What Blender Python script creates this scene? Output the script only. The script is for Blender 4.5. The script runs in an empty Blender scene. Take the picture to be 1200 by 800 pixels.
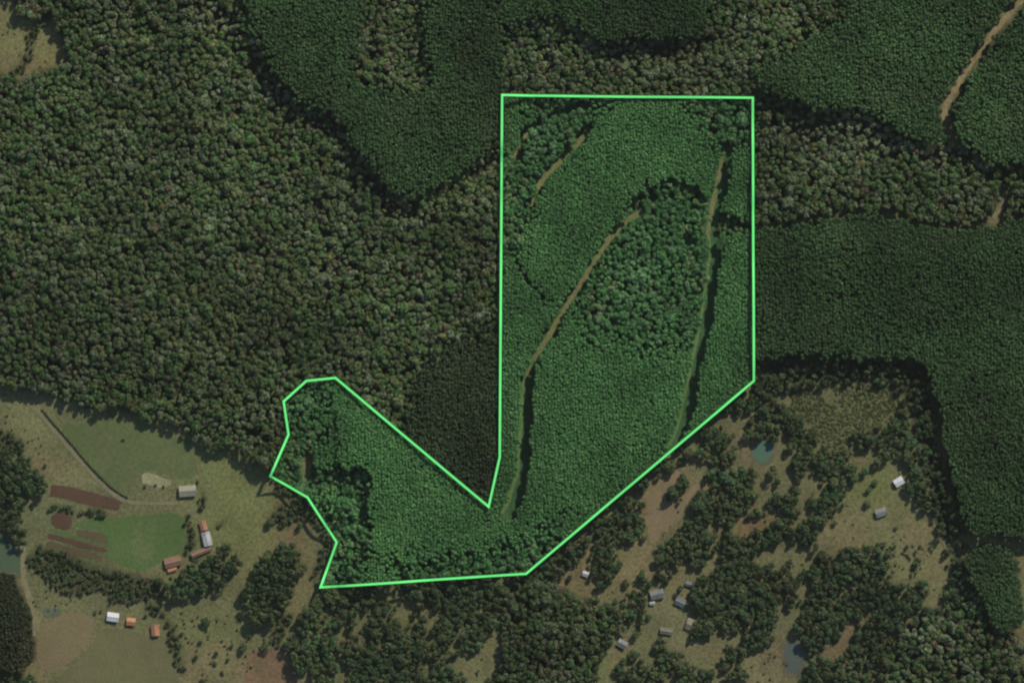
import bpy, math, random
import numpy as np
from mathutils import Vector
from mathutils.geometry import delaunay_2d_cdt

# ------------------------------------------------------------------ camera, sky, sun, exposure
S = bpy.context.scene
COL = S.collection
CAM_H = 8000.0
cd = bpy.data.cameras.new('camera')
cd.sensor_width = 36.0
cd.lens = 36.0 * CAM_H / 1200.0
cd.clip_start = 10.0
cd.clip_end = 60000.0
cam = bpy.data.objects.new('camera', cd)
cam.location = (0, 0, CAM_H)
COL.objects.link(cam)
S.camera = cam

SUN_EL = math.radians(36.0)
SUN_AZ = math.radians(33.0)            # clockwise from +y (the top of the picture), towards +x
world = bpy.data.worlds.new('World')
S.world = world
world.use_nodes = True
wn = world.node_tree
bg = wn.nodes['Background']
sky = wn.nodes.new('ShaderNodeTexSky')
sky.sky_type = 'NISHITA'
sky.sun_disc = False
sky.sun_elevation = SUN_EL
sky.sun_rotation = SUN_AZ
sky.altitude = 800
wn.links.new(sky.outputs[0], bg.inputs[0])
bg.inputs[1].default_value = 0.12

sl = bpy.data.lights.new('sun', 'SUN')
sl.energy = 4.7
sl.angle = math.radians(0.5)
sl.color = (1.0, 0.945, 0.83)
sun = bpy.data.objects.new('sun', sl)
sdir = Vector((math.sin(SUN_AZ) * math.cos(SUN_EL), math.cos(SUN_AZ) * math.cos(SUN_EL), math.sin(SUN_EL)))
sun.rotation_euler = sdir.to_track_quat('Z', 'Y').to_euler()
sun.location = (300, 400, 600)
COL.objects.link(sun)

S.view_settings.view_transform = 'Standard'
S.view_settings.look = 'None'
S.view_settings.exposure = 0.0
S.view_settings.gamma = 1.0
S.view_settings.use_curve_mapping = False
S.render.engine = 'CYCLES'
S.cycles.max_bounces = 4
S.cycles.diffuse_bounces = 3
S.cycles.transmission_bounces = 3
S.cycles.filter_width = 2.2

HAZE = 1.8e-6                          # scattering per metre of air
rng = np.random.default_rng(11)
random.seed(11)

# ------------------------------------------------------------------ plan (survey coordinates: metres, x east, y south from the NW corner)
def W(px, py):
    return px - 600.0, 400.0 - py

def height(x, y):
    return (3.5 * np.sin(x * 0.0105 + 0.6) * np.cos(y * 0.0125 - 0.4) + 2.5 * np.sin(x * 0.021 - y * 0.017 + 1.3)
            + 1.2 * np.sin(x * 0.043 + 2.0) * np.sin(y * 0.039))

def vnoise(x, y, scale, seed):
    """smooth value noise 0..1"""
    x = np.asarray(x) / scale + seed * 17.13
    y = np.asarray(y) / scale + seed * 9.71
    xi, yi = np.floor(x), np.floor(y)
    fx, fy = x - xi, y - yi
    fx, fy = fx * fx * (3 - 2 * fx), fy * fy * (3 - 2 * fy)
    def hsh(a, b):
        v = np.sin(a * 127.1 + b * 311.7 + seed * 74.7) * 43758.5453
        return v - np.floor(v)
    return ((hsh(xi, yi) * (1 - fx) + hsh(xi + 1, yi) * fx) * (1 - fy)
            + (hsh(xi, yi + 1) * (1 - fx) + hsh(xi + 1, yi + 1) * fx) * fy)

MG = 64                                   # margin round the frame, metres
RS = 2                                    # raster step
NX, NY = (1200 + 2 * MG) // RS, (800 + 2 * MG) // RS
gx, gy = np.meshgrid(np.arange(NX) * RS - MG + RS / 2, np.arange(NY) * RS - MG + RS / 2)
# wobble so that edges of woods and fields are never ruler-straight
wx = gx + 7 * (vnoise(gx, gy, 14, 3) - .5) + 4 * (vnoise(gx, gy, 5, 4) - .5)
wy = gy + 7 * (vnoise(gx, gy, 14, 5) - .5) + 4 * (vnoise(gx, gy, 5, 6) - .5)

def inpoly(poly, x, y):
    r = np.zeros(x.shape, bool)
    n = len(poly)
    for i in range(n):
        x0, y0 = poly[i]
        x1, y1 = poly[(i + 1) % n]
        if y0 == y1:
            continue
        c = (y0 > y) != (y1 > y)
        r ^= c & (x < (x1 - x0) * (y - y0) / (y1 - y0) + x0)
    return r

def near(line, x, y):
    d = np.full(x.shape, 1e9)
    for (x0, y0), (x1, y1) in zip(line[:-1], line[1:]):
        dx, dy = x1 - x0, y1 - y0
        t = np.clip(((x - x0) * dx + (y - y0) * dy) / (dx * dx + dy * dy + 1e-9), 0, 1)
        d = np.minimum(d, np.hypot(x - x0 - t * dx, y - y0 - t * dy))
    return d

PLOT = [(588.5, 112.5), (881.5, 115.5), (882.7, 446), (616.5, 671.3), (376.2, 687), (395, 634.5), (361, 582), (317.5, 557.5),
        (338.7, 508.7), (333, 470), (359.5, 446), (393.5, 442.5), (572.7, 593), (585.7, 535)]

OPEN, NATIVE, TALL, PLOTPLANT, PLOTNATIVE, WOOD, SCRUB, SPARSE, HEDGE, DARKPL, TRIPL, PALE, PLOTGRASS, LOWGAP = range(14)
cls = np.zeros((NY, NX), np.int32)
cls2 = cls

def paint(k, *polys, wob=True):
    for p in polys:
        m = inpoly(p, wx, wy) if wob else inpoly(p, gx, gy)
        cls[m] = k

def paint_line(k, line, r):
    cls[near(line, wx, wy) < r] = k

paint(NATIVE, [(-90, -90), (640, -90), (640, 610), (560, 600), (318, 552), (300, 540), (287, 533), (275, 524), (250, 524), (230, 510), (212, 500), (180, 493), (155, 484), (140, 477), (117, 481), (100, 479), (75, 466), (37, 456), (0, 449), (-90, 445)])
paint(NATIVE, [(560, -90), (1290, -90), (1290, 246), (1200, 248), (1170, 255), (1160, 258), (1100, 262), (1070, 259), (1050, 249), (1030, 244), (980, 248), (930, 257), (885, 263), (560, 268)])
paint(OPEN, [(-90, -90), (12, -90), (15, 0), (25, 15), (40, 23), (55, 18), (63, 13), (66, 25), (75, 45), (79, 60), (82, 72), (65, 80), (42, 84), (33, 97), (20, 94), (0, 86), (-90, 90)])
paint_line(HEDGE, [(53, 22), (47, 32), (40, 46), (38, 60), (28, 75), (16, 84)], 4)
# shaded gullies beside the tall plantations
paint(SPARSE, [(200, 10), (235, -20), (262, 0), (300, 42), (325, 92), (350, 118), (395, 132), (415, 168), (440, 205), (470, 240), (480, 236), (485, 262), (470, 262), (440, 240), (410, 205), (395, 165), (375, 150), (345, 140), (312, 128), (300, 95), (290, 60), (255, 40), (225, 22)],
      [(500, 232), (540, 205), (565, 182), (588, 160), (588, 195), (560, 205), (530, 215)],
      [(680, 52), (720, 46), (830, 44), (850, 60), (800, 72), (740, 74), (690, 70)],
      [(500, 60), (520, 70), (520, 108), (500, 108)],
      [(930, 132), (960, 128), (1000, 130), (1035, 145), (1060, 165), (1118, 172), (1150, 190), (1210, 200), (1210, 215), (1160, 208), (1110, 190), (1060, 185), (1000, 172), (950, 170), (900, 150), (890, 130)])
# tall plantation stands
paint(TALL,
      [(262, -90), (422, -90), (425, 25), (418, 60), (410, 85), (420, 102), (460, 108), (510, 104), (505, 70), (500, 30), (505, -90), (690, -90), (840, -90), (835, 15), (815, 42), (760, 44), (705, 48), (690, 35), (650, 20), (605, 25), (588, 60), (588, 160), (565, 182), (530, 208), (480, 232), (460, 225), (440, 200), (415, 165), (395, 130), (350, 115), (325, 90), (300, 40)],
      [(1012, -90), (1205, -90), (1180, 10), (1152, 45), (1130, 70), (1102, 118), (1100, 140), (1113, 165), (1060, 160), (1035, 140), (1000, 126), (950, 126), (920, 112), (885, 98), (900, 75), (950, 45), (985, 25)],
      [(1290, -40), (1205, 5), (1165, 52), (1145, 78), (1118, 122), (1116, 145), (1122, 162), (1150, 184), (1205, 196), (1290, 200)],
      [(885, 271), (930, 265), (980, 256), (1030, 251), (1050, 255), (1070, 265), (1100, 268), (1160, 264), (1200, 253), (1290, 248), (1290, 632), (1190, 628), (1137, 624), (1122, 600), (1115, 560), (1100, 500), (1092, 450), (1085, 425), (1060, 418), (1000, 420), (905, 416), (884, 420)],
      [(1128, 655), (1140, 642), (1160, 639), (1178, 642), (1190, 656), (1197, 690), (1196, 735), (1172, 742), (1150, 700), (1138, 675)])
paint(NATIVE, [(590, 32), (650, 25), (690, 40), (700, 70), (690, 112), (590, 112)])
paint(TRIPL, [(592, 385), (560, 398), (520, 408), (500, 430), (488, 455), (478, 480), (482, 515), (573, 592), (592, 535)])
# the plot inside the green line
paint(PLOTPLANT, PLOT, wob=False)
def paint_plot(k, *polys):
    inside = inpoly(PLOT, gx, gy)
    for p in polys:
        cls[inpoly(p, wx, wy) & inside] = k
paint_plot(PLOTNATIVE,
      [(622, 108), (720, 108), (700, 130), (690, 148), (670, 172), (650, 192), (632, 212), (622, 240), (612, 300), (605, 312), (580, 300), (580, 200), (600, 190), (612, 160)],
      [(795, 108), (890, 108), (890, 180), (856, 175), (846, 168), (836, 165), (815, 142), (800, 128)],
      [(752, 243), (770, 234), (790, 228), (815, 228), (824, 245), (826, 262), (822, 290), (826, 310), (826, 340), (820, 375), (810, 400), (790, 410), (750, 420), (725, 400), (690, 398), (672, 380), (680, 355), (705, 312), (725, 275)],
      [(310, 440), (392, 440), (385, 465), (382, 490), (380, 520), (365, 545), (362, 580), (390, 590), (410, 600), (425, 640), (422, 660), (430, 690), (360, 690), (300, 560)],
      [(430, 660), (520, 650), (600, 635), (660, 600), (640, 660), (600, 690), (500, 690)])
paint_plot(PLOTGRASS,
      [(350, 542), (358, 529), (371, 526), (368, 545), (364, 572), (352, 566)],
      [(640, 130), (690, 118), (700, 122), (660, 136), (645, 140)],
      [(800, 272), (812, 268), (822, 282), (815, 290), (802, 286)])
paint_plot(LOWGAP,
      [(364, 546), (400, 544), (432, 546), (436, 600), (434, 658), (420, 655), (412, 620), (409, 590), (395, 576), (366, 576)],
      [(732, 247), (742, 228), (763, 214), (790, 208), (815, 214), (828, 228), (834, 241), (826, 244), (814, 232), (790, 228), (766, 234), (750, 246)],
      [(840, 246), (885, 260), (885, 276), (840, 272)])
P_ROAD = [(590, 602), (597, 588), (604, 568), (609, 548), (611, 525), (613, 490), (614, 465), (617, 440), (628, 416), (640, 398), (652, 380), (665, 357), (680, 333), (692, 314), (703, 294), (718, 275), (730, 262), (742, 254), (753, 248)]
P_LANE = [(850, 172), (846, 200), (841, 225), (836, 245), (833, 262), (832, 275), (836, 292), (831, 318), (827, 350), (823, 380), (816, 410), (810, 440), (803, 468), (799, 490), (793, 510), (786, 522)]
P_TRACK = [(622, 243), (628, 226), (634, 212), (645, 200), (660, 187), (672, 174), (684, 160), (692, 150)]
P_TRACK2 = [(602, 186), (609, 174), (614, 162), (622, 150)]
def plot_line(k, line, r, ox=0):
    cls[(near([(a + ox, b) for a, b in line], wx, wy) < r) & inpoly(PLOT, gx, gy)] = k
plot_line(PLOTGRASS, P_ROAD[:8], 8, 3.6)
plot_line(PLOTGRASS, P_ROAD[7:], 5.2, 1)
plot_line(PLOTGRASS, P_LANE[:6], 8, 3)
plot_line(PLOTGRASS, P_LANE[5:], 8, 3.6)
plot_line(PLOTGRASS, P_TRACK, 4.5)
plot_line(PLOTGRASS, P_TRACK2, 4)
plot_line(PLOTGRASS, [(598, 285), (612, 322), (628, 340), (652, 360)], 2.6)
# south-east woodland and its openings
paint(WOOD, [(884, 420), (905, 418), (1060, 420), (1088, 430), (1095, 460), (1102, 500), (1117, 560), (1124, 600), (1135, 636), (1128, 656), (1138, 680), (1152, 705), (1172, 745), (1196, 740), (1290, 700), (1290, 900), (330, 900), (345, 775), (335, 752), (352, 722), (376, 692), (617, 676), (884, 451)])
cls[inpoly(PLOT, gx, gy) & (cls == WOOD)] = PLOTPLANT
paint(PALE, [(1118, 712), (1150, 695), (1168, 748), (1196, 745), (1290, 690), (1290, 900), (1030, 900), (1035, 780), (1060, 735)])
paint(NATIVE, [(585, 695), (640, 680), (690, 700), (712, 722), (700, 750), (690, 790), (690, 900), (580, 900), (590, 740)])
paint(SPARSE, [(900, 416), (1060, 420), (1088, 430), (1096, 500), (1108, 570), (1116, 610), (1125, 650), (1105, 640), (1092, 590), (1085, 545), (1068, 490), (1055, 455), (1000, 448), (905, 452)])
paint(SCRUB, [(925, 458), (985, 450), (1050, 450), (1058, 490), (1030, 500), (1003, 508), (985, 526), (965, 520), (958, 500), (930, 485)])
paint(OPEN,
      [(950, 645), (960, 618), (985, 600), (992, 570), (1005, 548), (1030, 540), (1060, 530), (1066, 540), (1058, 552), (1062, 575), (1078, 592), (1095, 600), (1108, 638), (1118, 662), (1112, 690), (1098, 700), (1082, 690), (1072, 662), (1052, 640), (1022, 632), (1000, 642), (970, 650)],
      [(755, 580), (775, 555), (802, 547), (796, 563), (786, 580), (800, 582), (815, 563), (840, 558), (832, 570), (812, 580), (806, 600), (815, 606), (800, 612), (794, 630), (782, 628), (770, 628), (756, 650), (752, 640), (765, 612), (758, 600)],
      [(865, 518), (877, 512), (890, 514), (908, 512), (908, 545), (878, 548), (860, 552), (852, 550)],
      [(650, 682), (660, 667), (675, 652), (697, 626), (700, 640), (684, 655), (684, 668), (702, 675), (702, 686), (714, 682), (720, 675), (747, 656), (751, 658), (747, 678), (740, 683), (750, 685), (770, 672), (775, 678), (750, 692), (720, 696), (718, 703), (700, 700), (662, 693)],
      [(782, 688), (790, 668), (807, 650), (822, 672), (800, 678), (795, 688), (818, 710), (814, 735), (805, 752), (780, 752), (775, 730), (755, 716), (760, 708), (785, 698)],
      [(696, 900), (698, 797), (708, 768), (722, 740), (750, 720), (755, 730), (748, 750), (728, 772), (727, 800), (727, 900)],
      [(812, 780), (825, 768), (838, 755), (850, 760), (838, 785), (820, 788)],
      [(870, 772), (885, 760), (900, 747), (917, 753), (945, 760), (955, 765), (945, 782), (935, 802), (930, 900), (880, 900), (876, 800)],
      [(852, 622), (862, 608), (880, 603), (925, 600), (960, 598), (960, 605), (905, 612), (880, 625), (860, 630)],
      [(825, 670), (838, 642), (845, 637), (843, 655), (830, 675)],
      [(955, 765), (978, 745), (1005, 720), (1018, 706), (1016, 715), (1004, 738), (998, 762), (968, 774)],
      [(915, 748), (925, 717), (933, 720), (922, 745)],
      [(924, 657), (943, 656), (938, 672), (926, 672)],
      [(1088, 700), (1110, 697), (1104, 712), (1092, 715)],
      [(1035, 632), (1060, 640), (1072, 668), (1080, 695), (1062, 690), (1045, 660)],
      # openings south of the plot
      [(422, 717), (434, 705), (441, 705), (432, 725), (422, 740)],
      [(462, 706), (494, 700), (487, 720), (480, 730), (463, 726)],
      [(484, 722), (497, 716), (485, 740), (470, 755), (473, 745)],
      [(500, 706), (516, 700), (512, 720), (500, 740)],
      [(524, 762), (540, 742), (536, 760), (520, 778)],
      [(550, 797), (560, 755), (571, 760), (562, 792), (572, 800), (560, 840), (545, 840)],
      [(340, 812), (360, 785), (373, 790), (373, 800), (360, 850), (335, 850)],
      [(445, 760), (452, 745), (458, 748), (450, 770)], [(490, 785), (500, 768), (505, 772), (495, 795)])
# farmland in the south-west
paint(WOOD, [(-90, 510), (5, 525), (15, 533), (35, 540), (50, 550), (57, 568), (48, 584), (34, 580), (28, 592), (24, 610), (32, 625), (30, 640), (22, 645), (8, 625), (-90, 610)],
      [(185, 682), (200, 672), (215, 660), (240, 652), (252, 645), (270, 640), (283, 655), (276, 668), (262, 685), (240, 692), (222, 692), (205, 702), (186, 700)],
      [(284, 700), (290, 680), (300, 665), (308, 648), (325, 642), (345, 640), (356, 652), (352, 672), (345, 690), (335, 712), (322, 730), (302, 732), (284, 722)],
      [(-90, 784), (20, 786), (40, 795), (45, 820), (-90, 830)])
paint(HEDGE, [(30, 648), (45, 640), (64, 642), (100, 657), (140, 672), (185, 677), (190, 702), (160, 708), (140, 706), (110, 694), (82, 700), (60, 688), (40, 668)],
      [(0, 505), (14, 507), (30, 525), (20, 534), (0, 528)])
paint(DARKPL, [(-90, 658), (0, 664), (20, 672), (30, 700), (38, 725), (42, 770), (30, 784), (-90, 785)])
paint_line(HEDGE, [(175, 712), (190, 722), (200, 738), (205, 755), (208, 770), (216, 785)], 5)
paint_line(HEDGE, [(220, 606), (224, 622), (222, 645)], 4)
paint_line(HEDGE, [(250, 624), (262, 612)], 3)
paint_line(HEDGE, [(62, 592), (90, 597), (115, 600), (130, 606)], 2.6)
paint_line(HEDGE, [(233, 580), (240, 586), (238, 594)], 3)
paint(HEDGE, [(312, 560), (322, 560), (340, 572), (360, 586), (378, 612), (390, 634), (382, 655), (374, 684), (366, 682), (376, 650), (380, 634), (366, 612), (350, 592), (330, 580)])
paint(HEDGE, [(320, 610), (326, 594), (350, 585), (360, 600), (345, 612), (330, 620)], [(380, 615), (392, 632), (386, 650), (378, 640)])
paint_line(HEDGE, [(338, 722), (330, 742), (322, 752)], 5)
# roads outside the plot
ROAD_NE = [(1215, -22), (1197, 2), (1175, 24), (1160, 44), (1148, 60), (1137, 75), (1124, 96), (1113, 113), (1106, 128), (1107, 142)]
TRACK_E = [(1178, 224), (1177, 236), (1171, 246), (1164, 256)]
ROAD_W = [(30, 470), (45, 483), (60, 501), (82, 526), (107, 556), (132, 579), (145, 586), (155, 589), (180, 590), (208, 589)]
PATH_W = [(27, 640), (26, 670), (30, 690), (40, 712), (43, 730), (40, 745)]
PATH_SE = [(1060, 578), (1075, 592), (1086, 606), (1100, 622), (1110, 645)]
paint_line(OPEN, ROAD_NE, 6.5)
paint_line(OPEN, TRACK_E, 7)
paint_line(OPEN, [(1107, 142), (1112, 158), (1120, 170)], 6)
paint_line(OPEN, [(1122, 634), (1160, 632), (1198, 640), (1290, 636)], 6)
paint_line(OPEN, [(1190, 640), (1198, 670), (1203, 720), (1200, 790)], 4)
paint_line(OPEN, [(885, 266), (930, 261), (980, 252), (1030, 247), (1050, 251), (1070, 261), (1100, 264), (1160, 260)], 2.5)

# ------------------------------------------------------------------ buildings list (centre, size, turn, style)
BUILD = [
    # name, x, y, length, depth, turn (deg, image-clockwise), eaves, roof style, label
    ('shed', 220, 575, 20, 13, -4, 3.4, 'grey', 'long shed with pale grey roof at the end of the farm track'),
    ('farmhouse', 132.5, 722.5, 14, 10.5, 8, 3.2, 'white', 'small farmhouse with bright white roof above the tan round field'),
    ('outbuilding', 153.5, 728, 10.5, 9, 6, 2.8, 'orange', 'small square outbuilding with orange roof, right beside the white farmhouse'),
    ('outbuilding', 182, 738, 13.5, 9.5, 86, 3.0, 'orange2', 'orange roofed outbuilding beside the shrub row below the big trees'),
    ('farmhouse', 202.5, 658, 19.5, 12, -14, 3.2, 'brown', 'long farmhouse with brown tiled roof at the lower corner of the green field'),
    ('outbuilding', 202, 667.5, 11, 4, -16, 2.4, 'orange', 'narrow orange roofed lean-to tucked against the brown tiled farmhouse'),
    ('outbuilding', 238.5, 615.5, 11.5, 8.5, 74, 3.0, 'orange2', 'orange roofed outbuilding at the top of the white roofed barn'),
    ('barn', 242.5, 631, 17, 10, 76, 3.6, 'white2', 'barn with worn white roof between two orange roofs'),
    ('outbuilding', 236, 646, 25, 6.5, -22, 2.8, 'brown', 'long low outbuilding with brown roof below the white barn'),
    ('farmhouse', 1053, 564, 11.5, 9.5, -32, 3.2, 'white', 'white roofed house alone by a dark tree at the top of the eastern pasture'),
    ('shed', 1032, 600, 13, 9.5, -22, 3.0, 'grey2', 'grey shed standing in the open eastern pasture'),
    ('farmhouse', 770, 696, 16, 11, -12, 3.4, 'grey2', 'grey gabled house in the clearing below the slanting green edge'),
    ('shed', 764.5, 706.5, 6.5, 4, -10, 2.4, 'white2', 'tiny pale shed just below the grey gabled house'),
    ('shed', 686, 672, 7.5, 6.5, 20, 2.6, 'white2', 'tiny pale shed in the clearing near the bottom corner of the green line'),
    ('shed', 797, 705, 12, 10, 25, 2.8, 'blue', 'blue-grey roofed shed half under trees, right of the gabled house'),
    ('shed', 808, 731, 8, 14, 20, 2.6, 'dun', 'pale weathered shed beside trees at the right of the clearing'),
    ('shed', 781, 739, 15, 8, 8, 2.6, 'dun', 'pale weathered low shed at the bottom of the clearing'),
    ('farmhouse', 729, 754, 11.5, 9.5, 30, 3.0, 'grey2', 'small grey roofed house at the head of the pale southern meadow'),
    ('shed', 808, 684, 9, 6, 12, 2.6, 'blue', 'small blue-grey shed at the upper edge of the clearing'),
]
for b in BUILD:
    ca, sa = math.cos(math.radians(b[5])), math.sin(math.radians(b[5]))
    dx, dy = gx - b[1], gy - b[2]
    u, v = dx * ca + dy * sa, -dx * sa + dy * ca
    cls[(abs(u) < b[3] / 2 + 3) & (abs(v) < b[4] / 2 + 3)] = OPEN
    # and keep the sunny side clear so roofs stay lit and in view
    cls[(near([(b[1], b[2]), (b[1] + 7, b[2] - 11)], gx, gy) < 6) & (cls != PLOTPLANT)] = OPEN
POND_SE = [(882, 527), (886, 520), (894, 516), (902, 517), (908, 524), (905, 533), (898, 541), (889, 543), (883, 536)]
POND_S = [(918, 758), (922, 751), (930, 750), (938, 756), (944, 764), (942, 776), (938, 786), (928, 789), (921, 785), (920, 770)]
POND_W = [(-40, 612), (0, 622), (8, 632), (15, 641), (23, 647), (25, 660), (23, 670), (10, 669), (0, 666), (-40, 662)]
for p in (POND_SE, POND_S, POND_W):
    cls[near(p + p[:1], gx, gy) < 3] = OPEN
    cls[inpoly(p, gx, gy)] = OPEN

# neighbouring kinds of wood grow into each other along their edges
for group_, reach in (((NATIVE, TRIPL), 8), ((PLOTNATIVE, PLOTPLANT), 6), ((LOWGAP, PLOTNATIVE, PLOTPLANT), 2), ((TALL, SPARSE), 2), ((TALL, NATIVE), 3), ((SPARSE, NATIVE), 4)):
    ii, jj = np.meshgrid(np.arange(NY), np.arange(NX), indexing='ij')
    si = np.clip(ii + rng.integers(-reach, reach + 1, ii.shape), 0, NY - 1)
    sj = np.clip(jj + rng.integers(-reach, reach + 1, ii.shape), 0, NX - 1)
    sh = cls[si, sj]
    both = np.isin(cls, group_) & np.isin(sh, group_)
    cls[both] = sh[both]

def cls_at(px, py):
    i = np.clip(((py + MG) / RS).astype(int), 0, NY - 1)
    j = np.clip(((px + MG) / RS).astype(int), 0, NX - 1)
    return cls[i, j]

# ------------------------------------------------------------------ materials
def new_mat(name):
    m = bpy.data.materials.new(name)
    m.use_nodes = True
    nt = m.node_tree
    for n in list(nt.nodes):
        if n.type != 'OUTPUT_MATERIAL':
            nt.nodes.remove(n)
    return m, nt, nt.nodes['Material Output']

def node(nt, t, **kw):
    n = nt.nodes.new(t)
    for k, v in kw.items():
        setattr(n, k, v)
    return n

def leaf_material(name, source):
    m, nt, out = new_mat(name)
    if source == 'attribute':
        c = node(nt, 'ShaderNodeAttribute', attribute_name='leaf_colour')
        col = c.outputs['Color']
    else:
        c = node(nt, 'ShaderNodeObjectInfo')
        g = node(nt, 'ShaderNodeNewGeometry')
        mul = node(nt, 'ShaderNodeMath', operation='MULTIPLY_ADD')
        mul.inputs[1].default_value = .5
        mul.inputs[2].default_value = .75
        nt.links.new(g.outputs['Random Per Island'], mul.inputs[0])
        vm = node(nt, 'ShaderNodeVectorMath', operation='SCALE')
        nt.links.new(c.outputs['Color'], vm.inputs[0])
        nt.links.new(mul.outputs[0], vm.inputs['Scale'])
        col = vm.outputs[0]
    d = node(nt, 'ShaderNodeBsdfPrincipled')
    d.inputs['Roughness'].default_value = .62
    d.inputs['Specular IOR Level'].default_value = .18
    t = node(nt, 'ShaderNodeBsdfTranslucent')
    mx = node(nt, 'ShaderNodeMixShader')
    mx.inputs[0].default_value = .16
    nt.links.new(col, d.inputs['Base Color'])
    nt.links.new(col, t.inputs['Color'])
    nt.links.new(d.outputs[0], mx.inputs[1])
    nt.links.new(t.outputs[0], mx.inputs[2])
    nt.links.new(mx.outputs[0], out.inputs[0])
    return m

def surface_material(name, colour, var=.25, scale=.3, rough=.9, colour2=None, bump=.2, rows=None, spec=.2, attr=None, fine=1.7):
    """procedural matt surface: two scales of noise over a base colour (or a land-cover attribute), optional crop rows, fine bump"""
    m, nt, out = new_mat(name)
    L = nt.links.new
    geo = node(nt, 'ShaderNodeNewGeometry')
    p = geo.outputs['Position']
    n1 = node(nt, 'ShaderNodeTexNoise'); n1.inputs['Scale'].default_value = scale; n1.inputs['Detail'].default_value = 5
    n2 = node(nt, 'ShaderNodeTexNoise'); n2.inputs['Scale'].default_value = scale * .13; n2.inputs['Detail'].default_value = 4
    L(p, n1.inputs['Vector']); L(p, n2.inputs['Vector'])
    if attr:
        a = node(nt, 'ShaderNodeAttribute', attribute_name=attr)
        base = a.outputs['Color']
    else:
        mixc = node(nt, 'ShaderNodeMix', data_type='RGBA')
        mixc.inputs['A'].default_value = (*colour, 1)
        mixc.inputs['B'].default_value = (*(colour2 or colour), 1)
        ramp = node(nt, 'ShaderNodeMapRange')
        ramp.inputs[1].default_value = .38; ramp.inputs[2].default_value = .62
        L(n2.outputs['Fac'], ramp.inputs[0]); L(ramp.outputs[0], mixc.inputs['Factor'])
        base = mixc.outputs['Result']
    f = node(nt, 'ShaderNodeMapRange')
    f.inputs[1].default_value = .3; f.inputs[2].default_value = .7
    f.inputs[3].default_value = 1 - var; f.inputs[4].default_value = 1 + var
    L(n1.outputs['Fac'], f.inputs[0])
    sc = node(nt, 'ShaderNodeVectorMath', operation='SCALE')
    L(base, sc.inputs[0]); L(f.outputs[0], sc.inputs['Scale'])
    col = sc.outputs[0]
    if rows:
        ang, pitch, rowcol, amt = rows
        mp = node(nt, 'ShaderNodeMapping'); mp.inputs['Rotation'].default_value = (0, 0, math.radians(ang))
        L(p, mp.inputs['Vector'])
        w = node(nt, 'ShaderNodeTexWave', wave_type='BANDS', bands_direction='Y')
        w.inputs['Scale'].default_value = .314 / pitch * 1.0
        w.inputs['Distortion'].default_value = 2.0; w.inputs['Detail'].default_value = 2; w.inputs['Detail Scale'].default_value = .4
        L(mp.outputs[0], w.inputs['Vector'])
        mm = node(nt, 'ShaderNodeMath', operation='MULTIPLY'); mm.inputs[1].default_value = amt
        L(w.outputs['Fac'], mm.inputs[0])
        mr = node(nt, 'ShaderNodeMix', data_type='RGBA'); mr.inputs['B'].default_value = (*rowcol, 1)
        L(mm.outputs[0], mr.inputs['Factor']); L(col, mr.inputs['A'])
        col = mr.outputs['Result']
    b = node(nt, 'ShaderNodeBsdfPrincipled')
    b.inputs['Roughness'].default_value = rough
    b.inputs['Specular IOR Level'].default_value = spec
    L(col, b.inputs['Base Color'])
    if bump:
        n3 = node(nt, 'ShaderNodeTexNoise'); n3.inputs['Scale'].default_value = fine; n3.inputs['Detail'].default_value = 3
        L(p, n3.inputs['Vector'])
        bp = node(nt, 'ShaderNodeBump'); bp.inputs['Strength'].default_value = bump; bp.inputs['Distance'].default_value = .6
        L(n3.outputs['Fac'], bp.inputs['Height']); L(bp.outputs[0], b.inputs['Normal'])
    L(b.outputs[0], out.inputs[0])
    return m

M_LEAF = leaf_material('forest_leaves', 'attribute')
M_LEAF_ONE = leaf_material('tree_leaves', 'object')
M_BARK = surface_material('bark', (.10, .075, .055), .3, 2, bump=.5)
M_GROUND = surface_material('land_cover', None, .34, .30, attr='cover', bump=.7, fine=.9)

def srgb(r, g, b, k=1.0):
    f = lambda c: (c / 255 / 12.92) if c / 255 < .04045 else ((c / 255 + .055) / 1.055) ** 2.4
    return tuple(f(c) * k for c in (r, g, b))

# ------------------------------------------------------------------ mesh helpers
def mesh_from_tris(name, verts, tris, mats, mat_idx=None, face_col=None, tri_verts=3):
    me = bpy.data.meshes.new(name)
    nv, nf = len(verts), len(tris)
    me.vertices.add(nv)
    me.vertices.foreach_set('co', np.ascontiguousarray(verts, np.float32).ravel())
    me.loops.add(nf * tri_verts)
    me.loops.foreach_set('vertex_index', np.ascontiguousarray(tris, np.int32).ravel())
    me.polygons.add(nf)
    me.polygons.foreach_set('loop_start', np.arange(nf, dtype=np.int32) * tri_verts)
    me.polygons.foreach_set('loop_total', np.full(nf, tri_verts, np.int32))
    for m in mats:
        me.materials.append(m)
    if mat_idx is not None:
        me.polygons.foreach_set('material_index', mat_idx.astype(np.int32))
    if face_col is not None:
        a = me.attributes.new('leaf_colour', 'FLOAT_COLOR', 'FACE')
        a.data.foreach_set('color', np.concatenate([face_col, np.ones((nf, 1))], 1).astype(np.float32).ravel())
    me.update(calc_edges=True)
    return me

def link(name, data, parent=None, **props):
    o = bpy.data.objects.new(name, data)
    COL.objects.link(o)
    if parent is not None:
        o.parent = parent
    for k, v in props.items():
        o[k] = v
    return o

# ------------------------------------------------------------------ terrain
fx = np.arange(-600 - MG, 600 + MG + 1, 3.0)
fy = np.arange(-400 - MG, 400 + MG + 1, 3.0)
out_steps = np.array([30, 90, 200, 400, 800, 1600, 3200, 6000.0])
fx = np.concatenate([fx[0] - out_steps[::-1], fx, fx[-1] + out_steps])
fy = np.concatenate([fy[0] - out_steps[::-1], fy, fy[-1] + out_steps])
TX, TY = np.meshgrid(fx, fy)
TZ = height(TX, TY)
px, py = TX + 600, 400 - TY

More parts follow.
